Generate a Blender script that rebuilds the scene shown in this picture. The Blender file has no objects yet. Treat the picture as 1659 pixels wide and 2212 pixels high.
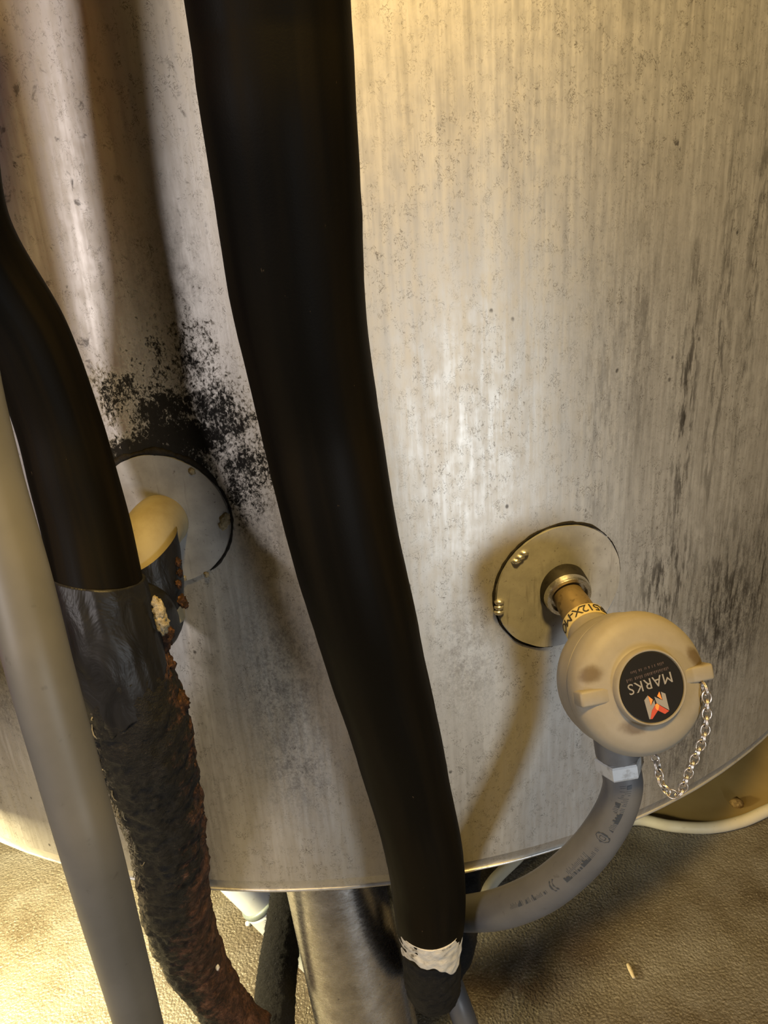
import bpy, bmesh, math, random
from mathutils import Vector, Matrix, noise
from math import sin, cos, pi, radians

S = bpy.context.scene
COL = S.collection

# ------------------------------------------------------------------ camera
cam_d = bpy.data.cameras.new('camera')
cam = bpy.data.objects.new('camera', cam_d)
COL.objects.link(cam)
cam_d.sensor_fit = 'VERTICAL'
cam_d.sensor_height = 24.0
cam_d.lens = 24.0 * 1661.0 / 2212.0
cam_d.clip_start = 0.02
rx = Vector((0.99747684, -0.0263448, -0.06592343))
ux = Vector((0.07099259, 0.37015601, 0.92625298))
fx = Vector((0.0, 0.92859597, -0.37109233))
M = Matrix((rx, ux, -fx)).transposed().to_4x4()
M.translation = (0, 0, 1.0)
cam.matrix_world = M
cam_d.dof.use_dof = False
S.camera = cam

# ------------------------------------------------------------------ world and lights
w = bpy.data.worlds.new('world')
S.world = w
w.use_nodes = True
bg = w.node_tree.nodes['Background']
bg.inputs['Color'].default_value = (1.0, 0.86, 0.62, 1)
bg.inputs['Strength'].default_value = 0.03


def area(name, loc, target, power, color, sx, sy):
    d = bpy.data.lights.new(name, 'AREA')
    d.shape = 'RECTANGLE'
    d.size, d.size_y = sx, sy
    d.energy = power
    d.color = color
    o = bpy.data.objects.new(name, d)
    COL.objects.link(o)
    o.location = loc
    o.rotation_euler = (Vector(target) - Vector(loc)).to_track_quat('-Z', 'Z').to_euler()
    return o


area('ceiling_lamp', (0.20, -0.15, 2.00), (0.03, 0.6, 1.0), 38, (1.0, 0.65, 0.19), 0.20, 0.16)
area('right_window', (0.60, -0.60, 0.46), (0.06, 0.6, 0.66), 6.6, (0.86, 0.93, 1.0), 0.16, 0.34)
area('left_window', (-0.95, -0.47, 1.00), (-0.2, 0.6, 0.80), 11, (1.0, 0.92, 0.91), 0.05, 0.4)
area('left_floor_lamp', (-0.66, 0.62, 0.40), (-0.58, 0.76, 0.0), 24, (1.0, 0.83, 0.44), 0.12, 0.12)

S.view_settings.view_transform = 'Standard'
S.view_settings.look = 'None'
S.view_settings.exposure = -0.1
S.view_settings.gamma = 1.0
S.view_settings.use_curve_mapping = False


# ------------------------------------------------------------------ helpers: objects
def link(name, bm, mat, parent=None, smooth=True, label=None, kind=None):
    me = bpy.data.meshes.new(name)
    bm.normal_update()
    bm.to_mesh(me)
    bm.free()
    if smooth:
        for p in me.polygons:
            p.use_smooth = True
    me.materials.append(mat)
    o = bpy.data.objects.new(name, me)
    COL.objects.link(o)
    if parent:
        attach(o, parent)
    if label:
        o['label'] = label
    if kind:
        o['kind'] = kind
    return o


def attach(o, parent):
    o.parent = parent
    loc = Vector(parent.location)
    q = parent.parent
    while q:
        loc += q.location
        q = q.parent
    o.matrix_parent_inverse = Matrix.Translation(-loc) if parent.type == 'EMPTY' else Matrix.Identity(4)


def thing(name, loc, label, cat, group=None):
    o = bpy.data.objects.new(name, None)
    o.empty_display_size = 0.05
    COL.objects.link(o)
    o.location = loc
    o['label'], o['category'] = label, cat
    if group:
        o['group'] = group
    return o


def tag(o, label, cat, group=None):
    o['label'], o['category'] = label, cat
    if group:
        o['group'] = group
    return o


# ------------------------------------------------------------------ helpers: shapes
def spline(pts, n):
    """Catmull-Rom through pts (tuples of any length), n samples, roughly even in length."""
    p = [Vector(q) for q in pts]
    p = [p[0] * 2 - p[1]] + p + [p[-1] * 2 - p[-2]]
    dense = []
    for i in range(1, len(p) - 2):
        a, b, c, d = p[i - 1], p[i], p[i + 1], p[i + 2]
        for k in range(40):
            t = k / 40
            dense.append(0.5 * ((2 * b) + (c - a) * t + (2 * a - 5 * b + 4 * c - d) * t * t + (3 * b - a - 3 * c + d) * t ** 3))
    dense.append(p[-2])
    L = [0.0]
    for i in range(1, len(dense)):
        L.append(L[-1] + (dense[i].xyz - dense[i - 1].xyz).length)
    out, j = [], 0
    for k in range(n):
        s = L[-1] * k / (n - 1)
        while j < len(L) - 2 and L[j + 1] < s:
            j += 1
        f = (s - L[j]) / max(L[j + 1] - L[j], 1e-9)
        out.append(dense[j].lerp(dense[j + 1], min(max(f, 0), 1)))
    return out


def tube(pts, n=60, seg=32, rough=None, head=None, tail=None, cap=True, ref=Vector((1, 0, 0)), inner=0.0, bm=None, squash=None):
    """Tube through pts (x, y, z, radius). head / tail: function(angle) -> metres cut off that end.
    rough: function(point, along, angle) -> radial metres. inner: wall thickness, makes open ends show a wall."""
    path = spline([(*q[:3], q[3]) if False else q for q in pts], n)
    pos = [Vector(q[:3]) for q in path]
    rad = [q[3] for q in path]
    L = [0.0]
    for i in range(1, n):
        L.append(L[-1] + (pos[i] - pos[i - 1]).length)
    tan = []
    for i in range(n):
        a, b = pos[max(i - 1, 0)], pos[min(i + 1, n - 1)]
        tan.append((b - a).normalized())
    nrm = []
    v = (ref - tan[0] * ref.dot(tan[0])).normalized()
    for i in range(n):
        v = (v - tan[i] * v.dot(tan[i])).normalized()
        nrm.append(v.copy())
    own = bm is None
    if own:
        bm = bmesh.new()
    uvl = bm.loops.layers.uv.verify()

    def sample(s):
        s = min(max(s, 0), L[-1])
        i = 0
        lo, hi = 0, n - 1
        while hi - lo > 1:
            m = (lo + hi) // 2
            if L[m] <= s:
                lo = m
            else:
                hi = m
        f = (s - L[lo]) / max(L[hi] - L[lo], 1e-9)
        t = tan[lo].lerp(tan[hi], f).normalized()
        x = nrm[lo].lerp(nrm[hi], f)
        x = (x - t * x.dot(t)).normalized()
        return pos[lo].lerp(pos[hi], f), t, x, rad[lo] + (rad[hi] - rad[lo]) * f

    rings, uvs = [], {}
    for i in range(n):
        ring = []
        for k in range(seg):
            a = 2 * pi * k / seg
            s0 = head(a) if head else 0.0
            s1 = L[-1] - (tail(a) if tail else 0.0)
            s = s0 + (s1 - s0) * i / (n - 1)
            c, t, x, r = sample(s)
            y = t.cross(x)
            d = x * cos(a) + y * sin(a)
            if squash:
                r *= squash(s / L[-1], a)
            p = c + d * r
            if rough:
                p = p + d * rough(p, s, a)
            vert = bm.verts.new(p)
            uvs[vert] = (k / seg, s)
            ring.append(vert)
        rings.append(ring)

    def face(vs, us):
        f = bm.faces.new(vs)
        for lp, u in zip(f.loops, us):
            lp[uvl].uv = u
    for i in range(n - 1):
        for k in range(seg):
            k2 = (k + 1) % seg
            a, b, c, d = rings[i][k], rings[i][k2], rings[i + 1][k2], rings[i + 1][k]
            e = 1.0 if k2 == 0 else 0.0
            face([a, b, c, d], [uvs[a], (uvs[b][0] + e, uvs[b][1]), (uvs[c][0] + e, uvs[c][1]), uvs[d]])
    if cap:
        for ring, flip in ((rings[0], True), (rings[-1], False)):
            cpt = sum((q.co for q in ring), Vector()) / seg
            mid = [bm.verts.new(cpt.lerp(q.co, 0.6)) for q in ring]
            cv = bm.verts.new(cpt)
            for k in range(seg):
                k2 = (k + 1) % seg
                q = [ring[k], mid[k], mid[k2], ring[k2]]
                tri = [mid[k], cv, mid[k2]]
                if not flip:
                    q.reverse(); tri.reverse()
                face(q, [(0.5, 0)] * 4)
                face(tri, [(0.5, 0)] * 3)
    return bm


def frame(axis, hint):
    a = Vector(axis).normalized()
    x = (Vector(hint) - a * Vector(hint).dot(a)).normalized()
    y = a.cross(x)
    return x, y, a


def lathe(prof, o, x, y, a, seg=64, wob=None, bm=None, close=True):
    """prof: (distance along axis a, radius)."""
    if bm is None:
        bm = bmesh.new()
    uvl = bm.loops.layers.uv.verify()
    rings = []
    for s, r in prof:
        ring = []
        for k in range(seg):
            t = 2 * pi * k / seg
            rr = r * (1 + (wob(t, s) if wob else 0))
            ring.append(bm.verts.new(Vector(o) + a * s + (x * cos(t) + y * sin(t)) * max(rr, 1e-5)))
        rings.append(ring)
    for i in range(len(prof) - 1):
        for k in range(seg):
            k2 = (k + 1) % seg
            f = bm.faces.new([rings[i][k], rings[i][k2], rings[i + 1][k2], rings[i + 1][k]])
            for lp, u in zip(f.loops, [(k / seg, i), ((k + 1) / seg, i), ((k + 1) / seg, i + 1), (k / seg, i + 1)]):
                lp[uvl].uv = u
    if close:
        bm.faces.new(list(reversed(rings[0])))
        bm.faces.new(rings[-1])
    return bm


def lump(c, sx, sy, sz, seed, sub=2, amp=0.35, fr=1.6, rot=None, bm=None):
    own = bm is None
    b2 = bmesh.new()
    bmesh.ops.create_icosphere(b2, subdivisions=sub, radius=1.0)
    R3 = rot or Matrix.Identity(3)
    for v in b2.verts:
        n = noise.noise(v.co * fr + Vector((seed * 7.1, seed * 3.3, seed * 1.7)))
        n += 0.5 * noise.noise(v.co * fr * 2.3 + Vector((seed * 2.1, 5, seed)))
        p = v.co * (1 + amp * n)
        v.co = Vector(c) + R3 @ Vector((p.x * sx, p.y * sy, p.z * sz))
    if own:
        return b2
    me = bpy.data.meshes.new('tmp')
    b2.to_mesh(me)
    b2.free()
    bm.from_mesh(me)
    bpy.data.meshes.remove(me)
    return bm


def slab(poly, thick, fn, bm=None):
    """A flat polygon in local (x, y) given a thickness; fn maps (x, y, h) to a point."""
    if bm is None:
        bm = bmesh.new()
    lo = [bm.verts.new(fn(px, py, 0)) for px, py in poly]
    hi = [bm.verts.new(fn(px, py, thick)) for px, py in poly]
    n = len(poly)
    bm.faces.new(hi)
    bm.faces.new(list(reversed(lo)))
    for i in range(n):
        j = (i + 1) % n
        bm.faces.new([lo[i], lo[j], hi[j], hi[i]])
    bmesh.ops.recalc_face_normals(bm, faces=bm.faces)
    return bm


def box(c, x, y, z, hx, hy, hz, bev=0.0, bm=None):
    own = bmesh.new()
    bmesh.ops.create_cube(own, size=2)
    for v in own.verts:
        v.co = Vector((v.co.x * hx, v.co.y * hy, v.co.z * hz))
    if bev:
        bmesh.ops.bevel(own, geom=list(own.edges), offset=bev, segments=2, profile=0.5, affect='EDGES')
    for v in own.verts:
        v.co = Vector(c) + x * v.co.x + y * v.co.y + z * v.co.z
    if bm is None:
        return own
    me = bpy.data.meshes.new('tmp')
    own.to_mesh(me)
    own.free()
    bm.from_mesh(me)
    bpy.data.meshes.remove(me)
    return bm


def text_mesh(txt, size, fn, thick, sub=0, spacing=1.0, shear=0.0):
    """Flat lettering turned into a thin mesh whose points pass through fn(x, y, h)."""
    cu = bpy.data.curves.new('lettering', 'FONT')
    cu.body = txt
    cu.size = size
    cu.align_x = 'CENTER'
    cu.space_character = spacing
    cu.shear = shear
    cu.extrude = thick / 2
    cu.resolution_u = 3
    o = bpy.data.objects.new('lettering', cu)
    COL.objects.link(o)
    dg = bpy.context.evaluated_depsgraph_get()
    dg.update()
    me = bpy.data.meshes.new_from_object(o.evaluated_get(dg))
    bm = bmesh.new()
    bm.from_mesh(me)
    bpy.data.objects.remove(o)
    bpy.data.meshes.remove(me)
    for k in range(sub):
        bmesh.ops.subdivide_edges(bm, edges=[e for e in bm.edges if e.calc_length() > size * 0.25], cuts=1)
    for v in bm.verts:
        v.co = fn(v.co.x, v.co.y, v.co.z + thick / 2)
    return bm


# ------------------------------------------------------------------ helpers: materials
class Mat:
    def __init__(self, name, rough=0.5, metal=0.0, spec=0.5):
        self.m = bpy.data.materials.new(name)
        self.m.use_nodes = True
        self.t = self.m.node_tree
        self.b = self.t.nodes['Principled BSDF']
        self.b.inputs['Roughness'].default_value = rough
        self.b.inputs['Metallic'].default_value = metal
        self.b.inputs['Specular IOR Level'].default_value = spec
        self.tc = self.t.nodes.new('ShaderNodeTexCoord')

    def set(self, sock, v):
        if isinstance(v, bpy.types.NodeSocket):
            self.t.links.new(v, sock)
        elif isinstance(v, (tuple, list)) and len(v) == 3 and sock.type == 'RGBA':
            sock.default_value = (*v, 1)
        else:
            sock.default_value = v

    def obj(self):
        return self.tc.outputs['Object']

    def uv(self):
        return self.tc.outputs['UV']

    def map(self, co, scale, loc=(0, 0, 0)):
        n = self.t.nodes.new('ShaderNodeMapping')
        self.set(n.inputs['Vector'], co)
        n.inputs['Scale'].default_value = scale
        n.inputs['Location'].default_value = loc
        return n.outputs[0]

    def noise(self, co, scale=1.0, detail=4.0, rough=0.55, dist=0.0):
        n = self.t.nodes.new('ShaderNodeTexNoise')
        self.set(n.inputs['Vector'], co)
        n.inputs['Scale'].default_value = scale
        n.inputs['Detail'].default_value = detail
        n.inputs['Roughness'].default_value = rough
        n.inputs['Distortion'].default_value = dist
        return n.outputs[0]

    def voro(self, co, scale=1.0, feature='F1', out='Distance', rnd=1.0):
        n = self.t.nodes.new('ShaderNodeTexVoronoi')
        n.feature = feature
        self.set(n.inputs['Vector'], co)
        n.inputs['Scale'].default_value = scale
        n.inputs['Randomness'].default_value = rnd
        return n.outputs[out]

    def rng(self, v, a, b, c=0.0, d=1.0, smooth=True):
        n = self.t.nodes.new('ShaderNodeMapRange')
        n.interpolation_type = 'SMOOTHSTEP' if smooth else 'LINEAR'
        self.set(n.inputs[0], v)
        for i, x in enumerate((a, b, c, d)):
            n.inputs[i + 1].default_value = x
        return n.outputs[0]

    def math(self, op, a, b=0.0, clamp=False):
        n = self.t.nodes.new('ShaderNodeMath')
        n.operation = op
        n.use_clamp = clamp
        self.set(n.inputs[0], a)
        self.set(n.inputs[1], b)
        return n.outputs[0]

    def mix(self, f, a, b):
        n = self.t.nodes.new('ShaderNodeMix')
        n.data_type = 'RGBA'
        self.set(n.inputs[0], f)
        self.set(n.inputs[6], a)
        self.set(n.inputs[7], b)
        return n.outputs[2]

    def ramp(self, f, stops):
        n = self.t.nodes.new('ShaderNodeValToRGB')
        self.set(n.inputs[0], f)
        e = n.color_ramp.elements
        while len(e) < len(stops):
            e.new(0.5)
        for q, (p, c) in zip(e, stops):
            q.position = p
            q.color = (*c, 1)
        return n.outputs[0]

    def sep(self, co):
        n = self.t.nodes.new('ShaderNodeSeparateXYZ')
        self.set(n.inputs[0], co)
        return n.outputs

    def blob(self, co, c, s, soft=0.0):
        """1 in the middle of an ellipse of half-sizes s round c, 0 outside."""
        n = self.t.nodes.new('ShaderNodeVectorMath')
        n.operation = 'SUBTRACT'
        self.set(n.inputs[0], co)
        n.inputs[1].default_value = (c[0], c[1], c[2] if len(c) > 2 else 0)
        m = self.t.nodes.new('ShaderNodeVectorMath')
        m.operation = 'MULTIPLY'
        self.t.links.new(n.outputs[0], m.inputs[0])
        m.inputs[1].default_value = (1 / s[0], 1 / s[1], 1 / s[2] if len(s) > 2 else 0)
        q = self.t.nodes.new('ShaderNodeVectorMath')
        q.operation = 'LENGTH'
        self.t.links.new(m.outputs[0], q.inputs[0])
        return self.rng(q.outputs['Value'], soft, 1.0, 1.0, 0.0)

    def bump(self, h, strength=0.3, dist=0.002, prev=None):
        n = self.t.nodes.new('ShaderNodeBump')
        n.inputs['Strength'].default_value = strength
        n.inputs['Distance'].default_value = dist
        self.set(n.inputs['Height'], h)
        if prev:
            self.set(n.inputs['Normal'], prev)
        return n.outputs[0]

    def out(self, color=None, rough=None, normal=None, metal=None):
        if color is not None:
            self.set(self.b.inputs['Base Color'], color)
        if rough is not None:
            self.set(self.b.inputs['Roughness'], rough)
        if metal is not None:
            self.set(self.b.inputs['Metallic'], metal)
        if normal is not None:
            self.set(self.b.inputs['Normal'], normal)
        return self.m


def mat_tank():
    k = Mat('dirty sheet steel', metal=0.8, spec=0.5)
    uv = k.uv()
    streak = k.noise(k.map(uv, (55, 3.2, 1)), 1, 5, 0.6)
    fine = k.noise(k.map(uv, (260, 14, 1)), 1, 4, 0.6)
    big = k.noise(k.map(uv, (9, 4, 1)), 1, 3, 0.5)
    tone = k.math('ADD', k.math('MULTIPLY', streak, 0.55), k.math('MULTIPLY', fine, 0.25))
    tone = k.math('ADD', tone, k.math('MULTIPLY', big, 0.2))
    col = k.ramp(tone, [(0.30, (0.42, 0.40, 0.365)), (0.47, (0.52, 0.50, 0.465)), (0.66, (0.60, 0.585, 0.55))])
    # tiny curled specks, in drifts
    wob = k.noise(k.map(uv, (240, 190, 1)), 1, 2.5, 0.6, 1.6)
    line = k.math('ABSOLUTE', k.math('SUBTRACT', wob, 0.5))
    thin = k.rng(line, 0.008, 0.034, 1.0, 0.0)
    where = k.rng(k.noise(k.map(uv, (130, 95, 3.7)), 1, 3, 0.65), 0.46, 0.58)
    drift = k.rng(k.noise(k.map(uv, (24, 9, 7)), 1, 3, 0.6), 0.32, 0.68, 0.25, 1.0)
    speck = k.math('MULTIPLY', k.math('MULTIPLY', thin, where), drift)
    col = k.mix(k.math('MULTIPLY', speck, 0.68), col, (0.06, 0.045, 0.028))
    # round dots
    dots = k.rng(k.voro(k.map(uv, (62, 50, 1)), 1), 0.05, 0.13, 1.0, 0.0)
    dsel = k.rng(k.noise(k.map(uv, (40, 34, 9)), 1, 2, 0.5), 0.57, 0.66)
    col = k.mix(k.math('MULTIPLY', k.math('MULTIPLY', dots, dsel), 0.75), col, (0.03, 0.024, 0.02))
    # grey smudges
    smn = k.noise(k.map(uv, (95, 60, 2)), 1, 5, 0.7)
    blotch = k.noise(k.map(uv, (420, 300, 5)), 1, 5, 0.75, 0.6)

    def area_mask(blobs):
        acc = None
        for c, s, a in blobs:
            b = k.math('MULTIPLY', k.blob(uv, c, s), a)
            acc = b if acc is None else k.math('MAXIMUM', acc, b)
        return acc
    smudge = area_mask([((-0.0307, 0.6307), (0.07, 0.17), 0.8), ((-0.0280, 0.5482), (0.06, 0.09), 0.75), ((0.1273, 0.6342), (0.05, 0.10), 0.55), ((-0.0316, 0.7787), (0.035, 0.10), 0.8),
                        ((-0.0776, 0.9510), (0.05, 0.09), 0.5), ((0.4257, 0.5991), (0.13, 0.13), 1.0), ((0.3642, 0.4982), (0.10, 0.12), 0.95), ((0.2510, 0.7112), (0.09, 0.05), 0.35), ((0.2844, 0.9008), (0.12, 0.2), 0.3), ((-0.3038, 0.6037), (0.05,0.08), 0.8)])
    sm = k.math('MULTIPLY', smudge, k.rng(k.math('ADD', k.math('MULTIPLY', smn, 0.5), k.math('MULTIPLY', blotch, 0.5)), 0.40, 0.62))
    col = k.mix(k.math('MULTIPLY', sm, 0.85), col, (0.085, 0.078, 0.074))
    # vertical dirty runs on the right
    runs = area_mask([((0.3295, 0.8198), (0.022, 0.22), 1.0), ((0.3626, 0.8914), (0.02, 0.30), 0.7), ((0.3961, 0.9599), (0.02, 0.35), 0.7), ((0.3231, 0.6710), (0.06, 0.10), 1.0), ((0.4033, 0.6071), (0.08, 0.17), 1.0), ((0.3809, 0.4681), (0.08, 0.10), 0.6), ((0.2756, 0.9018), (0.03, 0.2), 0.4),
                      ((0.4587, 0.6292), (0.03, 0.16), 0.9), ((0.2454, 0.8334), (0.03, 0.2), 0.35)])
    rn = k.rng(k.noise(k.map(uv, (170, 26, 4)), 1, 6, 0.72), 0.45, 0.60)
    col = k.mix(k.math('MULTIPLY', k.math('MULTIPLY', runs, rn), 0.9), col, (0.05, 0.043, 0.036))
    # spots on the left
    lsp = area_mask([((-0.1494, 1.0210), (0.07, 0.15), 1.0), ((-0.1174, 1.0440), (0.05, 0.12), 0.9), ((-0.1530, 0.9359), (0.05, 0.1), 0.9), ((-0.0507, 1.0144), (0.02, 0.15), 0.8), ((0.2299, 1.0977), (0.04, 0.02), 0.8), ((0.2560, 1.0788), (0.03, 0.02), 0.7), ((0.3001, 1.0203), (0.02, 0.03), 0.9)])
    ln = k.rng(k.noise(k.map(uv, (75, 62, 11)), 1, 4, 0.65, 0.4), 0.60, 0.70)
    col = k.mix(k.math('MULTIPLY', k.math('MULTIPLY', lsp, ln), 0.9), col, (0.028, 0.022, 0.02))
    # black mould above the left plate
    mould = area_mask([(((-0.1067, 0.7849)[0], (-0.1067, 0.7849)[1] + 0.030), (0.075, 0.068), 1.9), ((-0.0815, 0.8499), (0.085, 0.040), 1.1), ((-0.0921, 0.8697), (0.065, 0.050), 0.95), ((-0.0306, 0.8274), (0.060, 0.060), 0.75), ((-0.1184, 0.8811), (0.06, 0.06), 0.72), ((-0.0427, 0.8023), (0.04, 0.05), 0.72), ((-0.0799, 0.8997), (0.08, 0.10), 0.62), ((-0.0514, 0.8642), (0.06, 0.06), 0.8)])
    mn = k.math('ADD', k.math('MULTIPLY', k.math('SUBTRACT', smn, 0.5), 1.3), k.math('MULTIPLY', k.math('SUBTRACT', blotch, 0.5), 2.0))
    mo = k.rng(k.math('ADD', mould, mn), 0.36, 0.80)
    mo = k.math('MULTIPLY', mo, k.rng(mould, 0.02, 0.2))
    col = k.mix(k.math('MULTIPLY', mo, 0.98), col, (0.006, 0.0055, 0.005))
    ro = k.rng(k.math('ADD', k.math('MULTIPLY', fine, 0.5), k.math('MULTIPLY', smn, 0.5)), 0.3, 0.7, 0.44, 0.60)
    h = k.math('ADD', k.math('MULTIPLY', fine, 0.5), k.math('MULTIPLY', wob, 0.25))
    k.set(k.b.inputs['Specular IOR Level'], k.rng(mo, 0.0, 0.6, 0.5, 0.08))
    ro = k.math('ADD', ro, k.math('MULTIPLY', mo, 0.35))
    return k.out(col, ro, k.bump(h, 0.18, 0.0008), k.rng(mo, 0.0, 0.6, 0.8, 0.0))


def mat_plate():
    k = Mat('plain sheet steel', metal=0.3, spec=0.5)
    co = k.obj()
    n = k.noise(co, 55, 5, 0.6)
    col = k.ramp(n, [(0.35, (0.29, 0.288, 0.283)), (0.6, (0.37, 0.367, 0.362))])
    d = k.rng(k.noise(co, 300, 4, 0.7), 0.62, 0.72)
    st = k.rng(k.noise(k.map(co, (140, 140, 18)), 1, 3, 0.6), 0.58, 0.72)
    col = k.mix(k.math('MULTIPLY', d, 0.7), col, (0.06, 0.05, 0.045))
    col = k.mix(k.math('MULTIPLY', st, 0.5), col, (0.16, 0.15, 0.14))
    return k.out(col, 0.5, k.bump(n, 0.1, 0.0005))


def mat_steel(name, c, rough=0.3, metal=0.9, dirt=0.3, dc=(0.05, 0.04, 0.03), sc=90):
    k = Mat(name, metal=metal)
    co = k.obj()
    n = k.noise(co, sc, 5, 0.65)
    f = k.math('MULTIPLY', k.rng(n, 0.5, 0.68), dirt)
    return k.out(k.mix(f, c, dc), k.rng(n, 0.3, 0.7, rough, rough + 0.15), k.bump(n, 0.12, 0.0006))


def mat_leg():
    k = Mat('brushed leg steel', metal=0.9)
    uv = k.uv()
    a = k.noise(k.map(uv, (16, 60, 1)), 1, 5, 0.65)
    s = k.noise(k.map(uv, (60, 420, 3)), 1, 4, 0.7)
    col = k.ramp(a, [(0.3, (0.33, 0.32, 0.31)), (0.65, (0.52, 0.515, 0.51))])
    dk = k.rng(k.noise(k.map(uv, (70, 190, 5)), 1, 4, 0.6), 0.64, 0.74)
    col = k.mix(k.math('MULTIPLY', dk, 0.7), col, (0.05, 0.045, 0.04))
    return k.out(col, k.rng(s, 0.3, 0.7, 0.20, 0.34), k.bump(s, 0.15, 0.0005))


def mat_rubber(name='black foam rubber', c=(0.0024, 0.0019, 0.0011), dust=(0.0085, 0.0058, 0.0022), amt=0.6, rough=0.6):
    k = Mat(name, spec=0.07)
    uv = k.uv()
    st = k.noise(k.map(uv, (11, 3, 1)), 1, 2.5, 0.5)
    fl = k.rng(k.noise(k.map(uv, (60, 110, 6)), 1, 3, 0.6), 0.72, 0.78)
    edge = k.math('MULTIPLY', k.rng(st, 0.42, 0.68), amt)
    col = k.mix(edge, c, dust)  # brown dust, its golden tint also standing in for warm reflected light
    col = k.mix(k.math('MULTIPLY', fl, 0.5), col, (0.16, 0.11, 0.06))
    g = k.noise(k.obj(), 900, 3, 0.6)
    return k.out(col, k.rng(st, 0.3, 0.7, rough - 0.08, rough + 0.12), k.bump(g, 0.12, 0.0006))


def mat_tape():
    k = Mat('shiny black tape', spec=0.25)
    uv = k.uv()
    n = k.noise(k.map(uv, (9, 30, 1)), 1, 4, 0.6, 0.8)
    col = k.ramp(n, [(0.3, (0.005, 0.005, 0.0055)), (0.7, (0.014, 0.014, 0.0155))])
    return k.out(col, 0.45, k.bump(n, 0.6, 0.003))


def mat_corroded():
    k = Mat('rotting foam and rust', spec=0.25)
    uv, co = k.uv(), k.obj()
    x = k.sep(uv)
    ang = k.math('MULTIPLY', x[0], 2 * pi)
    right = k.math('COSINE', k.math('ADD', ang, 0.25))
    along = x[1]
    n = k.noise(co, 75, 6, 0.7)
    f = k.noise(co, 260, 5, 0.7)
    low = k.rng(along, 0.10, 0.42, -0.30, 0.85)
    lev = k.math('ADD', k.math('ADD', right, low), k.math('MULTIPLY', k.math('SUBTRACT', n, 0.5), 3.2))
    rust = k.rng(lev, 0.45, 1.15)
    base = k.ramp(f, [(0.3, (0.004, 0.0038, 0.0036)), (0.6, (0.010, 0.0092, 0.008)), (0.78, (0.042, 0.037, 0.029))])
    rc = k.ramp(k.math('ADD', k.math('MULTIPLY', f, 0.5), k.math('MULTIPLY', n, 0.5)), [(0.34, (0.010, 0.006, 0.0045)), (0.46, (0.032, 0.015, 0.009)), (0.56, (0.075, 0.034, 0.020)), (0.7, (0.17, 0.095, 0.065))])
    col = k.mix(rust, base, rc)
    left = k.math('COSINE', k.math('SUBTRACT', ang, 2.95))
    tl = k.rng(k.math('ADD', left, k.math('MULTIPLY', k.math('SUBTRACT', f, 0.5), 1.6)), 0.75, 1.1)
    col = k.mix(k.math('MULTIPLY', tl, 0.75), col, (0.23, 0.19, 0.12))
    h = k.math('ADD', k.math('MULTIPLY', n, 0.6), k.math('MULTIPLY', f, 0.5))
    return k.out(col, 0.7, k.bump(h, 0.9, 0.006))


def mat_lumpy(name, stops, sc=220, rough=0.8, bs=0.6):
    k = Mat(name, spec=0.25)
    co = k.obj()
    n = k.noise(co, sc, 5, 0.7)
    return k.out(k.ramp(n, stops), rough, k.bump(n, bs, 0.003))


def mat_plastic(name, c, c2, rough=0.45, sc=30, spec=0.4):
    k = Mat(name, spec=spec)
    co = k.obj()
    n = k.noise(co, sc, 5, 0.6)
    d = k.rng(k.noise(co, sc * 6, 3, 0.6), 0.66, 0.76)
    col = k.mix(k.rng(n, 0.35, 0.7), c, c2)
    col = k.mix(k.math('MULTIPLY', d, 0.35), col, (c[0] * 0.35, c[1] * 0.32, c[2] * 0.28))
    return k.out(col, rough, k.bump(n, 0.08, 0.001))


def mat_cap():
    k = Mat('grimy cast aluminium paint', spec=0.4)
    co = k.obj()
    z = k.sep(co)[2]
    n = k.noise(co, 60, 5, 0.65)
    f = k.noise(co, 420, 3, 0.6)
    base = k.ramp(n, [(0.3, (0.24, 0.238, 0.23)), (0.7, (0.31, 0.307, 0.298))])
    dust = k.rng(k.math('ADD', z, k.math('MULTIPLY', k.math('SUBTRACT', n, 0.5), 0.06)), 0.565, 0.66)
    col = k.mix(k.math('MULTIPLY', dust, 0.6), base, (0.17, 0.13, 0.062))
    br = None
    for c, s in (CAP_DIRT):
        b = k.blob(co, c, s)
        br = b if br is None else k.math('MAXIMUM', br, b)
    br = k.rng(k.math('ADD', br, k.math('MULTIPLY', k.math('SUBTRACT', n, 0.5), 1.0)), 0.25, 0.8)
    col = k.mix(k.math('MULTIPLY', br, 0.8), col, (0.07, 0.042, 0.012))
    return k.out(col, 0.55, k.bump(f, 0.08, 0.0006))


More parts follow.
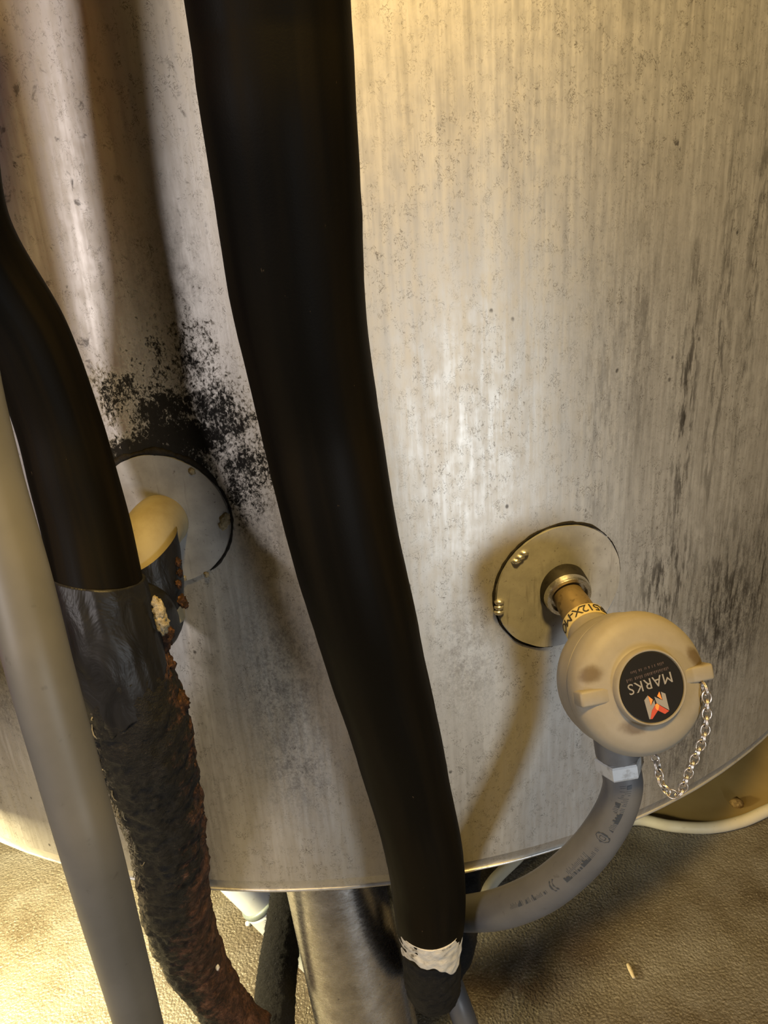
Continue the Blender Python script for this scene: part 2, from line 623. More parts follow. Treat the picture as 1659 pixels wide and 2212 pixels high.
def mat_floor():
    k = Mat('wet gritty concrete', spec=0.5)
    co = k.obj()
    big = k.noise(co, 3.2, 4, 0.6)
    mid = k.noise(co, 14, 5, 0.65)
    g = k.noise(co, 300, 3, 0.6)
    v = k.voro(co, 240)
    col = k.ramp(k.math('ADD', k.math('MULTIPLY', big, 0.5), k.math('MULTIPLY', mid, 0.5)), [(0.35, (0.075, 0.058, 0.036)), (0.48, (0.135, 0.118, 0.09)), (0.62, (0.19, 0.178, 0.155))])
    col = k.mix(k.rng(g, 0.52, 0.72, 0.0, 0.45), col, (0.40, 0.37, 0.31))
    col = k.mix(k.rng(g, 0.30, 0.42, 0.55, 0.0), col, (0.045, 0.036, 0.024))
    st = None
    for c, s, a in (((0.1257, 0.7372, 0.0000), (0.16, 0.10), 1.0), ((-0.1822, 0.7605, 0.0000), (0.12, 0.12), 1.0), ((-0.2319, 0.8460, 0.0000), (0.12, 0.10), 0.6), ((-0.3172, 0.7849, 0.0000), (0.10, 0.10), 0.6), ((0.2321, 0.7783, 0.0000), (0.10, 0.07), 0.7)):
        b = k.math('MULTIPLY', k.blob(co, (c[0], c[1], 0), (s[0], s[1], 1)), a)
        st = b if st is None else k.math('MAXIMUM', st, b)
    st = k.math('MULTIPLY', st, k.rng(mid, 0.36, 0.56))
    col = k.mix(k.math('MULTIPLY', st, 0.85), col, (0.045, 0.024, 0.010))
    wet = k.rng(big, 0.4, 0.6, 0.22, 0.36)
    h = k.math('SUBTRACT', k.math('MULTIPLY', g, 0.8), k.math('MULTIPLY', v, 0.5))
    return k.out(col, wet, k.bump(h, 0.6, 0.005))


# ------------------------------------------------------------------ setting
bm = bmesh.new()
bmesh.ops.create_grid(bm, x_segments=8, y_segments=8, size=3.5)
floor = link('floor', bm, mat_floor(), smooth=False, kind='structure')

hose_px = [(0.8633, 1.1036, 0.0095), (0.7117, 1.0416, 0.0095), (0.6108, 1.0019, 0.0095), (0.5550, 0.9810, 0.0095), (0.4977, 0.9731, 0.0095), (0.4399, 0.9826, 0.0095), (0.3861, 1.0023, 0.0095), (0.3178, 0.9880, 0.0095), (0.2320, 0.9858, 0.0095), (0.1681, 0.9330, 0.0095), (0.1241, 0.8898, 0.0095), (0.1130, 0.8541, 0.0095), (0.1351, 0.8280, 0.0095)]
edge = spline([(*q, 0.0) for q in hose_px[:8]], 40)
poly = [(q[0], q[1]) for q in edge] + [(0.15, 2.2), (2.2, 2.2), (2.2, 0.9)]
bm = slab(poly, 0.006, lambda x, y, h: Vector((x, y, h)))
k = Mat('smooth tan screed', spec=0.4)
n_ = k.noise(k.obj(), 9, 4, 0.6)
link('trim_1', bm, k.out(k.ramp(n_, [(0.3, (0.27, 0.20, 0.09)), (0.7, (0.34, 0.26, 0.125))]), 0.42), smooth=False, kind='structure')

# ------------------------------------------------------------------ tank
AX = Vector((-0.06486, 1.33987, 0))
TR, RIM, TOP = 0.7914, 0.391, 2.0


def on_tank(u, z, off=0.0):
    th = u / TR
    return Vector((AX.x + (TR + off) * sin(th), AX.y - (TR + off) * cos(th), z))


def tank_sheet(z0, z1, r0, r1, thick, seg=240, rows=4):
    bm = bmesh.new()
    uvl = bm.loops.layers.uv.verify()
    prof = [(z0 + (z1 - z0) * i / rows, r0 + (r1 - r0) * i / rows) for i in range(rows + 1)]
    prof += [(z1, r1 - thick), (z0, r0 - thick)]
    prof.append(prof[0])
    ring = [[bm.verts.new((AX.x + r * sin(2 * pi * k / seg), AX.y - r * cos(2 * pi * k / seg), z)) for k in range(seg)] for z, r in prof[:-1]]
    ring.append(ring[0])
    for i in range(len(prof) - 1):
        for k in range(seg):
            k2 = (k + 1) % seg
            f = bm.faces.new([ring[i][k], ring[i][k2], ring[i + 1][k2], ring[i + 1][k]])
            t0 = k if k < seg / 2 else k - seg
            for lp, (a, b) in zip(f.loops, ((t0, i), (t0 + 1, i), (t0 + 1, i + 1), (t0, i + 1))):
                lp[uvl].uv = (2 * pi * a / seg * TR, prof[b][0])
    for f in bm.faces:
        f.smooth = True
    return bm


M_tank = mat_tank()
M_plate = mat_plate()
M_leg = mat_leg()
tank = thing('storage_tank', (AX.x, AX.y, 0), 'large round grey sheet steel tank with dirt streaks and black mould patches', 'tank')


def sharp(o):
    me = o.data
    me.set_sharp_from_angle(angle=radians(35))


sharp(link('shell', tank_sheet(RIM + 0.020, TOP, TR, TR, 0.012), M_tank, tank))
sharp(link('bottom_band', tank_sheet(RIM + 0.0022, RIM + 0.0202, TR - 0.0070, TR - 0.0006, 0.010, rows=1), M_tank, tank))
bm = bmesh.new()
bm = tube([(AX.x + (TR - 0.0069) * sin(t), AX.y - (TR - 0.0069) * cos(t), RIM + 0.0012, 0.0018) for t in [2 * pi * i / 90 for i in range(91)]], n=360, seg=8, cap=False, rough=lambda p, s, a: 0.0006 * noise.noise(p * 220))
link('weld_bead', bm, mat_steel('bright weld', (0.66, 0.65, 0.63), 0.35, 0.7, 0.35), tank)
x_, y_, a_ = frame((0, 0, 1), (1, 0, 0))
bm = lathe([(0.40, 0.778), (0.392, 0.76), (0.375, 0.55), (0.366, 0.28), (0.364, 0.02)], (AX.x, AX.y, 0), x_, y_, a_, seg=96, close=False)
link('dished_base', bm, mat_steel('dull base steel', (0.16, 0.15, 0.14), 0.5, 0.6, 0.5), tank)
bm = lathe([(TOP - 0.02, TR - 0.001), (TOP + 0.02, TR - 0.02), (TOP + 0.12, 0.4), (TOP + 0.15, 0.02)], (AX.x, AX.y, 0), x_, y_, a_, seg=96, close=False)
link('dished_top', bm, M_plate, tank)

# front leg, splayed, then its two fellows behind
lt, lb = Vector((-0.0786, 0.6415, 0.2824)), Vector((-0.0612, 0.6042, 0.1270))
ld = (lb - lt).normalized()
l_top = lt + ld * ((0.402 - lt.z) / ld.z)
l_bot = lt + ld * (lt.z / -ld.z)


def leg_mesh(top, bot):
    b = tube([(*top, 0.057), (*top.lerp(bot, 0.35), 0.057), (*top.lerp(bot, 0.7), 0.057), (*bot, 0.057)], n=24, seg=64)
    return b


link('leg', leg_mesh(l_top, l_bot), M_leg, tank)
for da in (2 * pi / 3, 4 * pi / 3):
    R2 = Matrix.Rotation(da, 3, 'Z')
    q0, q1 = R2 @ (l_top - AX) + AX, R2 @ (l_bot - AX) + AX
    q0.z, q1.z = l_top.z, l_bot.z
    link('leg', leg_mesh(q0, q1), M_leg, tank)

# round cover plates where the pipes go in
M_seal = mat_lumpy('black sealant', [(0.3, (0.006, 0.005, 0.005)), (0.7, (0.02, 0.017, 0.014))])
M_bead = mat_steel('silver solder', (0.78, 0.77, 0.74), 0.22, 0.9, 0.2)
M_gum = mat_lumpy('cream sealant crumb', [(0.3, (0.12, 0.095, 0.05)), (0.7, (0.42, 0.36, 0.24))], 500)


def plate(cu, cz, r, seed, squash_u=1.0):
    bm = bmesh.new()
    rows, seg = 10, 96
    rings = []
    for i in range(rows + 1):
        rr = r * i / rows
        ring = []
        for j in range(seg):
            a = 2 * pi * j / seg
            q = rr * (1 + (0.010 * noise.noise(Vector((cos(a) * 5, sin(a) * 5, seed))) if i == rows else 0))
            ring.append(bm.verts.new(on_tank(cu + q * cos(a) * squash_u, cz + q * sin(a), 0.0028)))
        rings.append(ring)
    ring = [bm.verts.new(on_tank(cu + r * cos(2 * pi * j / seg) * squash_u, cz + r * sin(2 * pi * j / seg), 0.0002)) for j in range(seg)]
    rings.append(ring)
    for i in range(len(rings) - 1):
        for j in range(seg):
            j2 = (j + 1) % seg
            if i == 0:
                if j % 1 == 0:
                    bm.faces.new([rings[0][0], rings[1][j], rings[1][j2]]) if False else None
                continue
            bm.faces.new([rings[i][j], rings[i + 1][j], rings[i + 1][j2], rings[i][j2]])
    bm.faces.new(rings[1])
    bmesh.ops.delete(bm, geom=[v for v in rings[0]], context='VERTS')
    bmesh.ops.recalc_face_normals(bm, faces=bm.faces)
    return bm


def seal(cu, cz, r, a0, a1, wmax, seed, squash_u=1.0):
    pts = []
    for i in range(60):
        a = a0 + (a1 - a0) * i / 59
        wv = wmax * (0.55 + 0.45 * noise.noise(Vector((a * 3.1, seed, 0))) + 0.25 * noise.noise(Vector((a * 11, seed, 4))))
        e = min(1, i / 5, (59 - i) / 5)
        wv = max(wv * (0.25 + 0.75 * e), 0.0004)
        q = r + 0.0012 + wv * 0.3
        p = on_tank(cu + q * cos(a) * squash_u, cz + q * sin(a), 0.0004)
        pts.append((*p, wv))
    return tube(pts, n=120, seg=10)


ru, rz = (0.2106, 0.6907)
rp = link('cover_plate', plate(ru, rz, 0.0560, 1, 1.03), M_plate, tank, label='right cover plate behind the sensor')
sharp(rp)
link('seal', seal(ru, rz, 0.0560, radians(42), radians(265), 0.0019, 3, 1.03), M_seal, rp)
link('seal', seal(ru, rz, 0.0560, radians(-35), radians(40), 0.0008, 5, 1.03), M_seal, rp)
for (bx, by), turn, n_b in (((1120, 1200), 0.9, 3), ((1075, 1307), -1.5, 3)):
    pass
for cpos, (dx, dz) in (((0.1733, 0.7267), (0.0030, 0.0026)), ((0.1548, 0.6839), (0.0002, 0.0042))):
    bm = bmesh.new()
    for j in (-1, 0, 1):
        lump(on_tank(cpos[0] + dx * j * 1.15, cpos[1] + dz * j * 1.15, 0.0030), 0.0043, 0.0035, 0.0026, j + 3, 2, 0.15, bm=bm)
    link('solder_tack', bm, M_bead, rp)

lu, lz = (-0.1067, 0.7849)
lp_ = link('cover_plate', plate(lu, lz, 0.0530, 2, 1.0), M_plate, tank, label='left cover plate under black mould')
sharp(lp_)
link('seal', seal(lu, lz, 0.0530, radians(28), radians(150), 0.0042, 7), M_seal, lp_)
link('seal', seal(lu, lz, 0.0530, radians(-55), radians(30), 0.0020, 9), M_seal, lp_)
for cpos, sc in (((-0.0573, 0.7832), 1.0), ((-0.0590, 0.7790), 0.8), ((-0.0549, 0.7869), 0.6), ((-0.0759, 0.8240), 0.6), ((-0.0784, 0.7383), 0.5), ((-0.0971, 0.7355), 0.5)):
    link('sealant_crumb', lump(on_tank(cpos[0], cpos[1], 0.003), 0.0042 * sc, 0.003 * sc, 0.005 * sc, sc * 9 + cpos[0], 2, 0.6), M_gum, lp_)

# ------------------------------------------------------------------ temperature sensor on the right plate
SB = Vector((0.1458, 0.5741, 0.6912))
SC = Vector((0.1706, 0.4301, 0.6885))
vr = (SC - Vector((0, 0, 1.0))).normalized()
ha = (-vr * 0.0225 + rx * 0.0112 - ux * 0.0030).normalized()      # the cap faces along ha
hx, hy, ha = frame(ha, rx)            # hx: to the right in the photo, hy: up
SE = SC - ha * 0.045
sa = (SE - SB).normalized()
SL = (SE - SB).length
sx, sy, sa = frame(sa, rx)
sensor = thing('temperature_sensor', SB, 'round grey sensor head with black sticker screwed into the right cover plate', 'sensor')


def loc(r, u, t):
    return SC + hx * r + hy * u + ha * t


CAP_DIRT = [(tuple(loc(-0.039, 0.006, -0.010)), (0.017, 0.007, 0.02)), (tuple(loc(0.038, 0.016, -0.010)), (0.02, 0.010, 0.02)),
            (tuple(loc(0.050, 0.010, -0.014)), (0.012, 0.012, 0.016)), (tuple(loc(-0.010, -0.0265, -0.004)), (0.020, 0.008, 0.012))]
M_cap = mat_cap()
M_chrome = mat_steel('worn chrome', (0.62, 0.61, 0.59), 0.2, 0.95, 0.5, (0.07, 0.045, 0.015), 140)
M_brass = mat_steel('grimy brass', (0.22, 0.16, 0.075), 0.42, 0.5, 0.8, (0.06, 0.04, 0.013), 120)
M_darksteel = mat_steel('blackened steel', (0.03, 0.026, 0.02), 0.45, 0.5, 0.7, (0.01, 0.008, 0.006), 120)
M_label = mat_plastic('yellowed label', (0.50, 0.40, 0.17), (0.42, 0.33, 0.13), 0.5, 60)
M_ink = Mat('dark ink').out((0.02, 0.016, 0.01), 0.6)
sharp(link('socket', lathe([(-0.004, 0.0212), (0.006, 0.0210), (0.0085, 0.0200)], SB, sx, sy, sa, 64), M_darksteel, sensor))
sharp(link('collar', lathe([(0.004, 0.0200), (0.0125, 0.0200), (0.0145, 0.0190), (0.0145, 0.0160), (0.010, 0.0150)], SB, sx, sy, sa, 64), M_chrome, sensor))
N0 = 0.043
sharp(link('stem', lathe([(0.0, 0.0128), (0.018, 0.0130), (0.024, 0.0136), (N0 + 0.004, 0.0140)], SB, sx, sy, sa, 48, lambda t, q: 0.012 * sin(5 * t + 90 * q)), M_brass, sensor))
hub = link('neck', lathe([(N0 - 0.001, 0.0160), (N0, 0.0170), (N0 + 0.012, 0.0174), (N0 + 0.022, 0.0215), (N0 + 0.034, 0.0280), (N0 + 0.040, 0.0200)], SB, sx, sy, sa, 64), M_cap, sensor)
sharp(hub)
lab = link('label_sleeve', lathe([(N0 + 0.0005, 0.0171), (N0 + 0.0005, 0.0178), (N0 + 0.0115, 0.0182), (N0 + 0.0115, 0.0172)], SB, sx, sy, sa, 64, close=False), M_label, sensor)
sharp(lab)
e1 = (sy * 0.62 - sx * 0.50 - fx * 0.6)
e1 = (e1 - sa * e1.dot(sa)).normalized()
e2 = sa.cross(e1)


def on_label(x, y, h):
    t = (x - 0.0045) / 0.0180
    return SB + sa * (N0 + 0.0020 + y) + (e1 * cos(t) + e2 * sin(t)) * (0.01795 + y * 0.03 + h)


link('printing', text_mesh('MR512X-MO', 0.0112, on_label, 0.0004, 2, 0.86), M_ink, lab, smooth=False, label='upside-down black lettering')

sharp(link('head_body', lathe([(-0.074, 0.010), (-0.073, 0.022), (-0.068, 0.0325), (-0.060, 0.0410), (-0.050, 0.0462), (-0.040, 0.0480), (-0.0285, 0.0482), (-0.0275, 0.0450), (-0.025, 0.0450)], SC, hx, hy, ha, 96), M_cap, sensor))
capo = link('cap', lathe([(-0.0262, 0.0450), (-0.0257, 0.0490), (-0.0180, 0.0498), (-0.0130, 0.0482), (-0.0092, 0.0445), (-0.0066, 0.0385), (-0.0054, 0.0315), (-0.0048, 0.0275), (-0.0040, 0.0264), (-0.0008, 0.0259), (0.0004, 0.0250), (0.0004, 0.0240), (-0.0006, 0.0236), (-0.0006, 0.0010)], SC, hx, hy, ha, 96), M_cap, sensor)
sharp(capo)
rd = (hx * 0.988 + hy * 0.15).normalized()
ru_ = ha.cross(rd)
for sgn, r0, r1, hw, up in ((-1, 0.0275, 0.0492, 0.0056, -0.001), (1, 0.0275, 0.0510, 0.0058, 0.001)):
    bm = box(SC + ha * -0.0145 + rd * (sgn * (r0 + r1) / 2) + ru_ * up, rd, ru_, ha, (r1 - r0) / 2, hw, 0.0095, 0.0020)
    link('lug', bm, M_cap, sensor)
M_stick = Mat('black sticker', 0.6, 0, 0.15).out((0.008, 0.007, 0.006))
sticker = link('sticker', lathe([(-0.0007, 0.0232), (0.0002, 0.0232), (0.0003, 0.0228), (0.0003, 0.0005)], SC, hx, hy, ha, 80, close=False), M_stick, sensor, smooth=False)
PXM = 0.515 / 1661.0 / 9.217 * 1.0


def zoomed(x, y, h):
    return loc((x - 815) * PXM, -(y - 850) * PXM, 0.0003 + h)


M_silver = Mat('silver print', 0.5).out((0.20, 0.185, 0.17))
M_or = Mat('orange print', 0.5).out((0.75, 0.22, 0.035))
M_rd = Mat('red print', 0.5).out((0.36, 0.045, 0.012))
M_pale = Mat('faded print', 0.5).out((0.055, 0.035, 0.027))
bm = slab([(635, 1105), (712, 1012), (775, 1215), (850, 1105), (868, 1195), (790, 1310), (755, 1475), (735, 1475)], 0.0003, zoomed)
slab([(855, 1040), (1030, 1112), (1000, 945), (1095, 985), (1172, 1312), (900, 1165)], 0.0003, zoomed, bm)
link('emblem', bm, M_silver, sticker, smooth=False)
bm = slab([(718, 1016), (818, 1095), (776, 1205)], 0.0003, zoomed)
slab([(966, 943), (1020, 1102), (918, 1032)], 0.0003, zoomed, bm)
slab([(868, 1200), (905, 1172), (955, 1205), (930, 1300), (905, 1305), (870, 1260)], 0.0004, zoomed, bm)
link('emblem', bm, M_or, sticker, smooth=False)
bm = slab([(757, 1475), (795, 1312), (870, 1198), (905, 1175), (1168, 1325), (1075, 1382), (925, 1310), (800, 1472)], 0.00025, zoomed)
link('emblem', bm, M_rd, sticker, smooth=False)
tx = Vector((-0.968, -0.25))
ty = Vector((0.25, -0.968))


def on_sticker(ox, oy):
    def fn(x, y, h):
        q = tx * (x + ox) + ty * (y + oy)
        return loc(q.x, q.y, 0.0003 + h)
    return fn


link('lettering', text_mesh('MARKS', 0.0102, on_sticker(0.0006, -0.0062), 0.0003, 0, 1.08), M_silver, sticker, smooth=False)
# two rows of worn print too small to read: short ticks
random.seed(4)
bm = bmesh.new()
for row, x0, x1 in ((-0.0098, -0.0160, 0.0160), (-0.0140, -0.0125, 0.0125)):
    x = x0
    while x < x1:
        wd = random.uniform(0.0004, 0.0011)
        if random.random() > 0.14:
            fn = on_sticker(x, row)
            hh = random.uniform(0.0014, 0.0024)
            slab([(0, 0), (wd, 0), (wd * 0.8, hh), (wd * 0.2, hh)], 0.0002, fn, bm)
        x += wd + 0.0005
link('lettering', bm, M_pale, sticker, smooth=False, label='two lines of faded small print')

# cable gland and conduit
M_gland = mat_plastic('grey gland', (0.09, 0.09, 0.09), (0.12, 0.12, 0.12), 0.45, 40)
M_nut = mat_steel('bright gland nut', (0.50, 0.52, 0.53), 0.4, 0.3, 0.4, (0.10, 0.07, 0.035), 120)
gp = Vector((0.1588, 0.4585, 0.6221))
gq = Vector((0.1643, 0.4555, 0.5822))
ga = (gq - gp).normalized()
gx, gy, ga = frame(ga, rx)
sharp(link('gland_neck', lathe([(-0.030, 0.0165), (0.009, 0.0165), (0.010, 0.0150), (0.016, 0.0150)], gp, gx, gy, ga, 48), M_gland, sensor))
bm = lathe([(0.0105, 0.0145), (0.0110, 0.0172), (0.0125, 0.0180), (0.0215, 0.0180), (0.0232, 0.0172), (0.0235, 0.0150)], gp, gx, gy, ga, 6)
link('gland_nut', bm, M_nut, sensor, smooth=False)
M_cond = mat_plastic('grey conduit plastic', (0.085, 0.086, 0.09), (0.105, 0.106, 0.11), 0.42, 22)
c_pts = [(*(gp + ga * 0.018), 0.0146), (*(0.1643, 0.4555, 0.5822), 0.0147), (*(0.1576, 0.4575, 0.5496), 0.0154), (*(0.1395, 0.4626, 0.5085), 0.0163), (*(0.1124, 0.4746, 0.4631), 0.0170), (*(0.0847, 0.4937, 0.4245), 0.0170), (*(0.0640, 0.5239, 0.3842), 0.0168), (*(0.0435, 0.5660, 0.3359), 0.0165), (*(0.0216, 0.5896, 0.3197), 0.0165), (*(0.0142, 0.6544, 0.2661), 0.0165), (*(0.0182, 0.7676, 0.1721), 0.0165)]
cond = link('conduit', tube(c_pts, n=110, seg=40), M_cond, sensor, label='bent smooth grey conduit with faint printing')
# the conduit's print
M_print = Mat('worn conduit print', 0.55).out((0.030, 0.036, 0.046))
path = spline(c_pts, 400)
cpos = [Vector(q[:3]) for q in path]
cl = [0.0]
for i in range(1, 400):
    cl.append(cl[-1] + (cpos[i] - cpos[i - 1]).length)


def on_conduit(s, v, h, turn):
    i = 1
    while i < 398 and cl[i] < s:
        i += 1
    t = (cpos[i + 1] - cpos[i - 1]).normalized()
    view = (Vector((0, 0, 1)) - cpos[i]).normalized()
    nn = (view - t * view.dot(t)).normalized()
    side = t.cross(nn)
    a = v / path[i][3] + turn
    return cpos[i] + (nn * cos(a) + side * sin(a)) * (path[i][3] + 0.0001 + h)


random.seed(11)
bm = bmesh.new()
for s0, s1, row, turn in ((0.010, 0.052, 0.0, -0.35), (0.010, 0.034, 0.0050, -0.40), (0.074, 0.118, 0.0, -0.30), (0.084, 0.11, 0.0040, -0.32), (0.140, 0.185, 0.0, -0.15)):
    s = s0
    while s < s1:
        ww = random.uniform(0.0004, 0.0008)
        hh = random.uniform(0.0018, 0.0045)
        if random.random() > 0.12:
            slab([(s, 0.0), (s + ww, 0.0), (s + ww * 0.9, hh), (s + ww * 0.1, hh)], 0.0002, lambda a, b, h: on_conduit(a, b + row, h, turn), bm)
        s += ww + random.uniform(0.0006, 0.0012)
for r0, r1 in ((0.0050, 0.0056), (0.0022, 0.0027)):
    for j in range(20):
        a, b = 2 * pi * j / 20, 2 * pi * (j + 1) / 20
        slab([(0.062 + r0 * cos(a) * 0.7, r0 * sin(a)), (0.062 + r1 * cos(a) * 0.7, r1 * sin(a)), (0.062 + r1 * cos(b) * 0.7, r1 * sin(b)), (0.062 + r0 * cos(b) * 0.7, r0 * sin(b))], 0.0002, lambda p, q, h: on_conduit(p, q, h, -0.1), bm)
for ox in (0.126, 0.1295):
    for j in range(8):
        a, b = 1.9 + 2.4 * j / 8, 1.9 + 2.4 * (j + 1) / 8
        slab([(ox - cos(a) * 0.0035, sin(a) * 0.0042), (ox - cos(a) * 0.0044, sin(a) * 0.0050), (ox - cos(b) * 0.0044, sin(b) * 0.0050), (ox - cos(b) * 0.0035, sin(b) * 0.0042)], 0.0002, lambda p, q, h: on_conduit(p, q, h, -0.05), bm)
link('printing', bm, M_print, cond, smooth=False)

# chain from the lug down and back up to the body
M_chain = mat_steel('tarnished chain', (0.62, 0.57, 0.52), 0.25, 0.9, 0.35, (0.16, 0.11, 0.07), 260)
ch_pts = [(*(0.2102, 0.4408, 0.6801), 0), (*(0.2112, 0.4364, 0.6747), 0), (*(0.2111, 0.4332, 0.6638), 0), (*(0.2091, 0.4292, 0.6457), 0), (*(0.2040, 0.4280, 0.6294), 0), (*(0.1987, 0.4268, 0.6128), 0), (*(0.1948, 0.4265, 0.5986), 0), (*(0.1884, 0.4311, 0.5966), 0), (*(0.1846, 0.4355, 0.6023), 0), (*(0.1831, 0.4399, 0.6132), 0), (*(0.1804, 0.4412, 0.6218), 0)]
n_l = 21
cp = spline(ch_pts, n_l + 1)


def link_bm(p, q, roll):
    p, q = Vector(p[:3]), Vector(q[:3])
    t = (q - p).normalized()
    c = (p + q) / 2
    L = (q - p).length
    x = (Vector((0.3, -1, 0.2)) - t * Vector((0.3, -1, 0.2)).dot(t)).normalized()
    y = t.cross(x)
    e = x * cos(roll) + y * sin(roll)
    g = t.cross(e)
    pts = []
    for j in range(27):
        a = 4 * pi * j / 26
        tw = 0.0009 * (j / 26 - 0.5) * 2
        pts.append((*(c + t * (L * 0.74 * cos(a)) + e * (0.0029 * sin(a)) + g * tw), 0.00055))
    return tube(pts, n=40, seg=6)


chain = link('chain', link_bm(cp[0], cp[1], 0.3), M_chain, sensor, label='thin twisted link chain')
for i in range(1, n_l):
    link('chain_link', link_bm(cp[i], cp[i + 1], 0.6 + (pi / 2) * (i % 2)), M_chain, chain)

# ------------------------------------------------------------------ big insulated pipe in the middle
M_rub = mat_rubber()
M_foam = mat_lumpy('crumbling black foam', [(0.3, (0.002, 0.002, 0.002)), (0.62, (0.008, 0.0075, 0.007)), (0.8, (0.035, 0.032, 0.028))], 320)
M_rust = mat_lumpy('rust crust', [(0.3, (0.008, 0.004, 0.003)), (0.5, (0.036, 0.016, 0.008)), (0.64, (0.11, 0.048, 0.02)), (0.8, (0.27, 0.17, 0.085))], 300)
M_wtape = mat_lumpy('dirty white tape', [(0.28, (0.10, 0.085, 0.06)), (0.42, (0.50, 0.46, 0.38)), (0.7, (0.66, 0.63, 0.56))], 90, 0.6, 0.4)
mid_rows = [(570, -110, 366), (579, 0, 357), (597, 193, 345), (623, 434, 316)]
pipe = thing('insulated_pipe', (0.0134, 0.5291, 0.3030), 'thick smooth black insulated pipe crossing the middle, white tape at its lower end', 'pipe')
pp = [(-0.028, 0.245, 1.95, 0.033), (-0.030, 0.295, 1.60, 0.033), (-0.031, 0.335, 1.28, 0.033), (*(-0.0317, 0.3621, 1.0785), 0.033), (*(-0.0320, 0.3609, 1.0468), 0.033), (*(-0.0331, 0.3752, 1.0041), 0.033), (*(-0.0343, 0.3920, 0.9551), 0.033),
      (*(-0.0323, 0.4142, 0.8958), 0.033), (*(-0.0280, 0.4186, 0.8467), 0.033), (*(-0.0248, 0.4222, 0.8152), 0.033), (*(-0.0185, 0.4325, 0.7634), 0.033), (*(-0.0121, 0.4502, 0.7063), 0.033), (*(-0.0037, 0.4680, 0.6405), 0.033),
      (*(0.0042, 0.4900, 0.5665), 0.033), (*(0.0113, 0.4983, 0.5091), 0.033), (*(0.0155, 0.5079, 0.4475), 0.033), (*(0.0159, 0.5076, 0.4107), 0.0320), (*(0.0148, 0.5120, 0.3679), 0.0290)]
link('insulation', tube(pp, n=150, seg=56, rough=lambda p, s, a: 0.0010 * noise.noise(p * 14) + 0.0003 * noise.noise(p * 90)), M_rub, pipe)
tp = [(*(0.0153, 0.5045, 0.4030), 0.0290), (*(0.0147, 0.5091, 0.3714), 0.0285), (*(0.0143, 0.5153, 0.3304), 0.0275), (*(0.0143, 0.5214, 0.2971), 0.0265)]


TLEN = sum((Vector(tp[i + 1][:3]) - Vector(tp[i][:3])).length for i in range(3))


def torn(a):
    d = math.degrees(a) % 360
    v = 0.006 + 0.030 * math.exp(-((d - 42) / 34) ** 2) + 0.010 * math.exp(-((d - 160) / 22) ** 2) + 0.007 * math.exp(-((d - 108) / 12) ** 2)
    v += 0.003 * noise.noise(Vector((cos(a) * 5, sin(a) * 5, 2))) + 0.002 * noise.noise(Vector((cos(a) * 16, sin(a) * 16, 5)))
    return TLEN - (0.017 + v)


link('white_tape', tube(tp, n=40, seg=96, tail=torn, rough=lambda p, s, a: 0.0012 * noise.noise(p * 130)), M_wtape, pipe)
fp = [(*(0.0148, 0.5120, 0.3679), 0.0255), (*(0.0145, 0.5168, 0.3315), 0.0268), (*(0.0147, 0.5275, 0.2934), 0.0265), (*(0.0170, 0.5523, 0.2532), 0.0262), (*(0.0205, 0.5835, 0.2236), 0.026), (*(0.0229, 0.6194, 0.2056), 0.025)]
link('bare_foam', tube(fp, n=60, seg=48, rough=lambda p, s, a: 0.0022 * noise.noise(p * 160) + 0.001 * noise.noise(p * 420)), M_foam, pipe, label='crumbling bare foam elbow below the tape')
bp = [(*(0.0657, 0.6840, 0.2864), 0.019), (*(0.0578, 0.6383, 0.2799), 0.019), (*(0.0519, 0.6104, 0.2640), 0.019), (*(0.0437, 0.5922, 0.2453), 0.018), (*(0.0288, 0.5852, 0.2277), 0.018)]
link('branch_foam', tube(bp, n=40, seg=32, rough=lambda p, s, a: 0.002 * noise.noise(p * 170)), M_foam, pipe)
random.seed(2)
for px_, sc in (((0.0590, 0.5861, 0.3109), 1.0), ((0.0574, 0.5880, 0.3155), 0.6), ((0.0596, 0.5840, 0.3055), 0.5)):
    link('rust_flake', lump(px_, 0.0055 * sc, 0.003, 0.007 * sc, sc * 13, 2, 0.8, 2.2), M_rust, pipe)
M_chip = mat_lumpy('white paint chip', [(0.3, (0.35, 0.32, 0.28)), (0.6, (0.75, 0.73, 0.68))], 300)
for px_, sc in (((0.0075, 0.5084, 0.3265), 1.0), ((0.0032, 0.5124, 0.3123), 0.6), ((0.0116, 0.4923, 0.3780), 1.2), ((0.0165, 0.4902, 0.3726), 1.3)):
    link('paint_chip', lump(px_, 0.0028 * sc, 0.0018, 0.0022 * sc, sc * 5, 2, 0.5), M_chip, pipe)

# ------------------------------------------------------------------ rotten insulated pipe on the left
M_tape = mat_tape()
M_cor = mat_corroded()
M_cream = mat_plastic('cream painted pipe', (0.30, 0.26, 0.165), (0.24, 0.20, 0.12), 0.6, 50, 0.2)
lpipe = thing('corroded_pipe', (-0.2320, 0.6576, 0.0856), 'rotting black and rust-brown insulated pipe at left, taped below the cream elbow', 'pipe')
fr = [(*(-0.1995, 0.4817, 1.1948), 0.024), (*(-0.2071, 0.4706, 1.1320), 0.024), (*(-0.2177, 0.4656, 1.0656), 0.0245), (*(-0.2223, 0.4633, 1.0060), 0.0246), (*(-0.2113, 0.4811, 0.9429), 0.0255), (*(-0.2081, 0.4923, 0.8845), 0.0265), (*(-0.2044, 0.4884, 0.8424), 0.0278), (*(-0.2009, 0.4824, 0.8112), 0.0285), (*(-0.1963, 0.4701, 0.7751), 0.0288), (*(-0.1920, 0.4607, 0.7407), 0.0285)]
link('front_insulation', tube(fr, n=110, seg=48, rough=lambda p, s, a: 0.0008 * noise.noise(p * 18)), M_rub, lpipe)


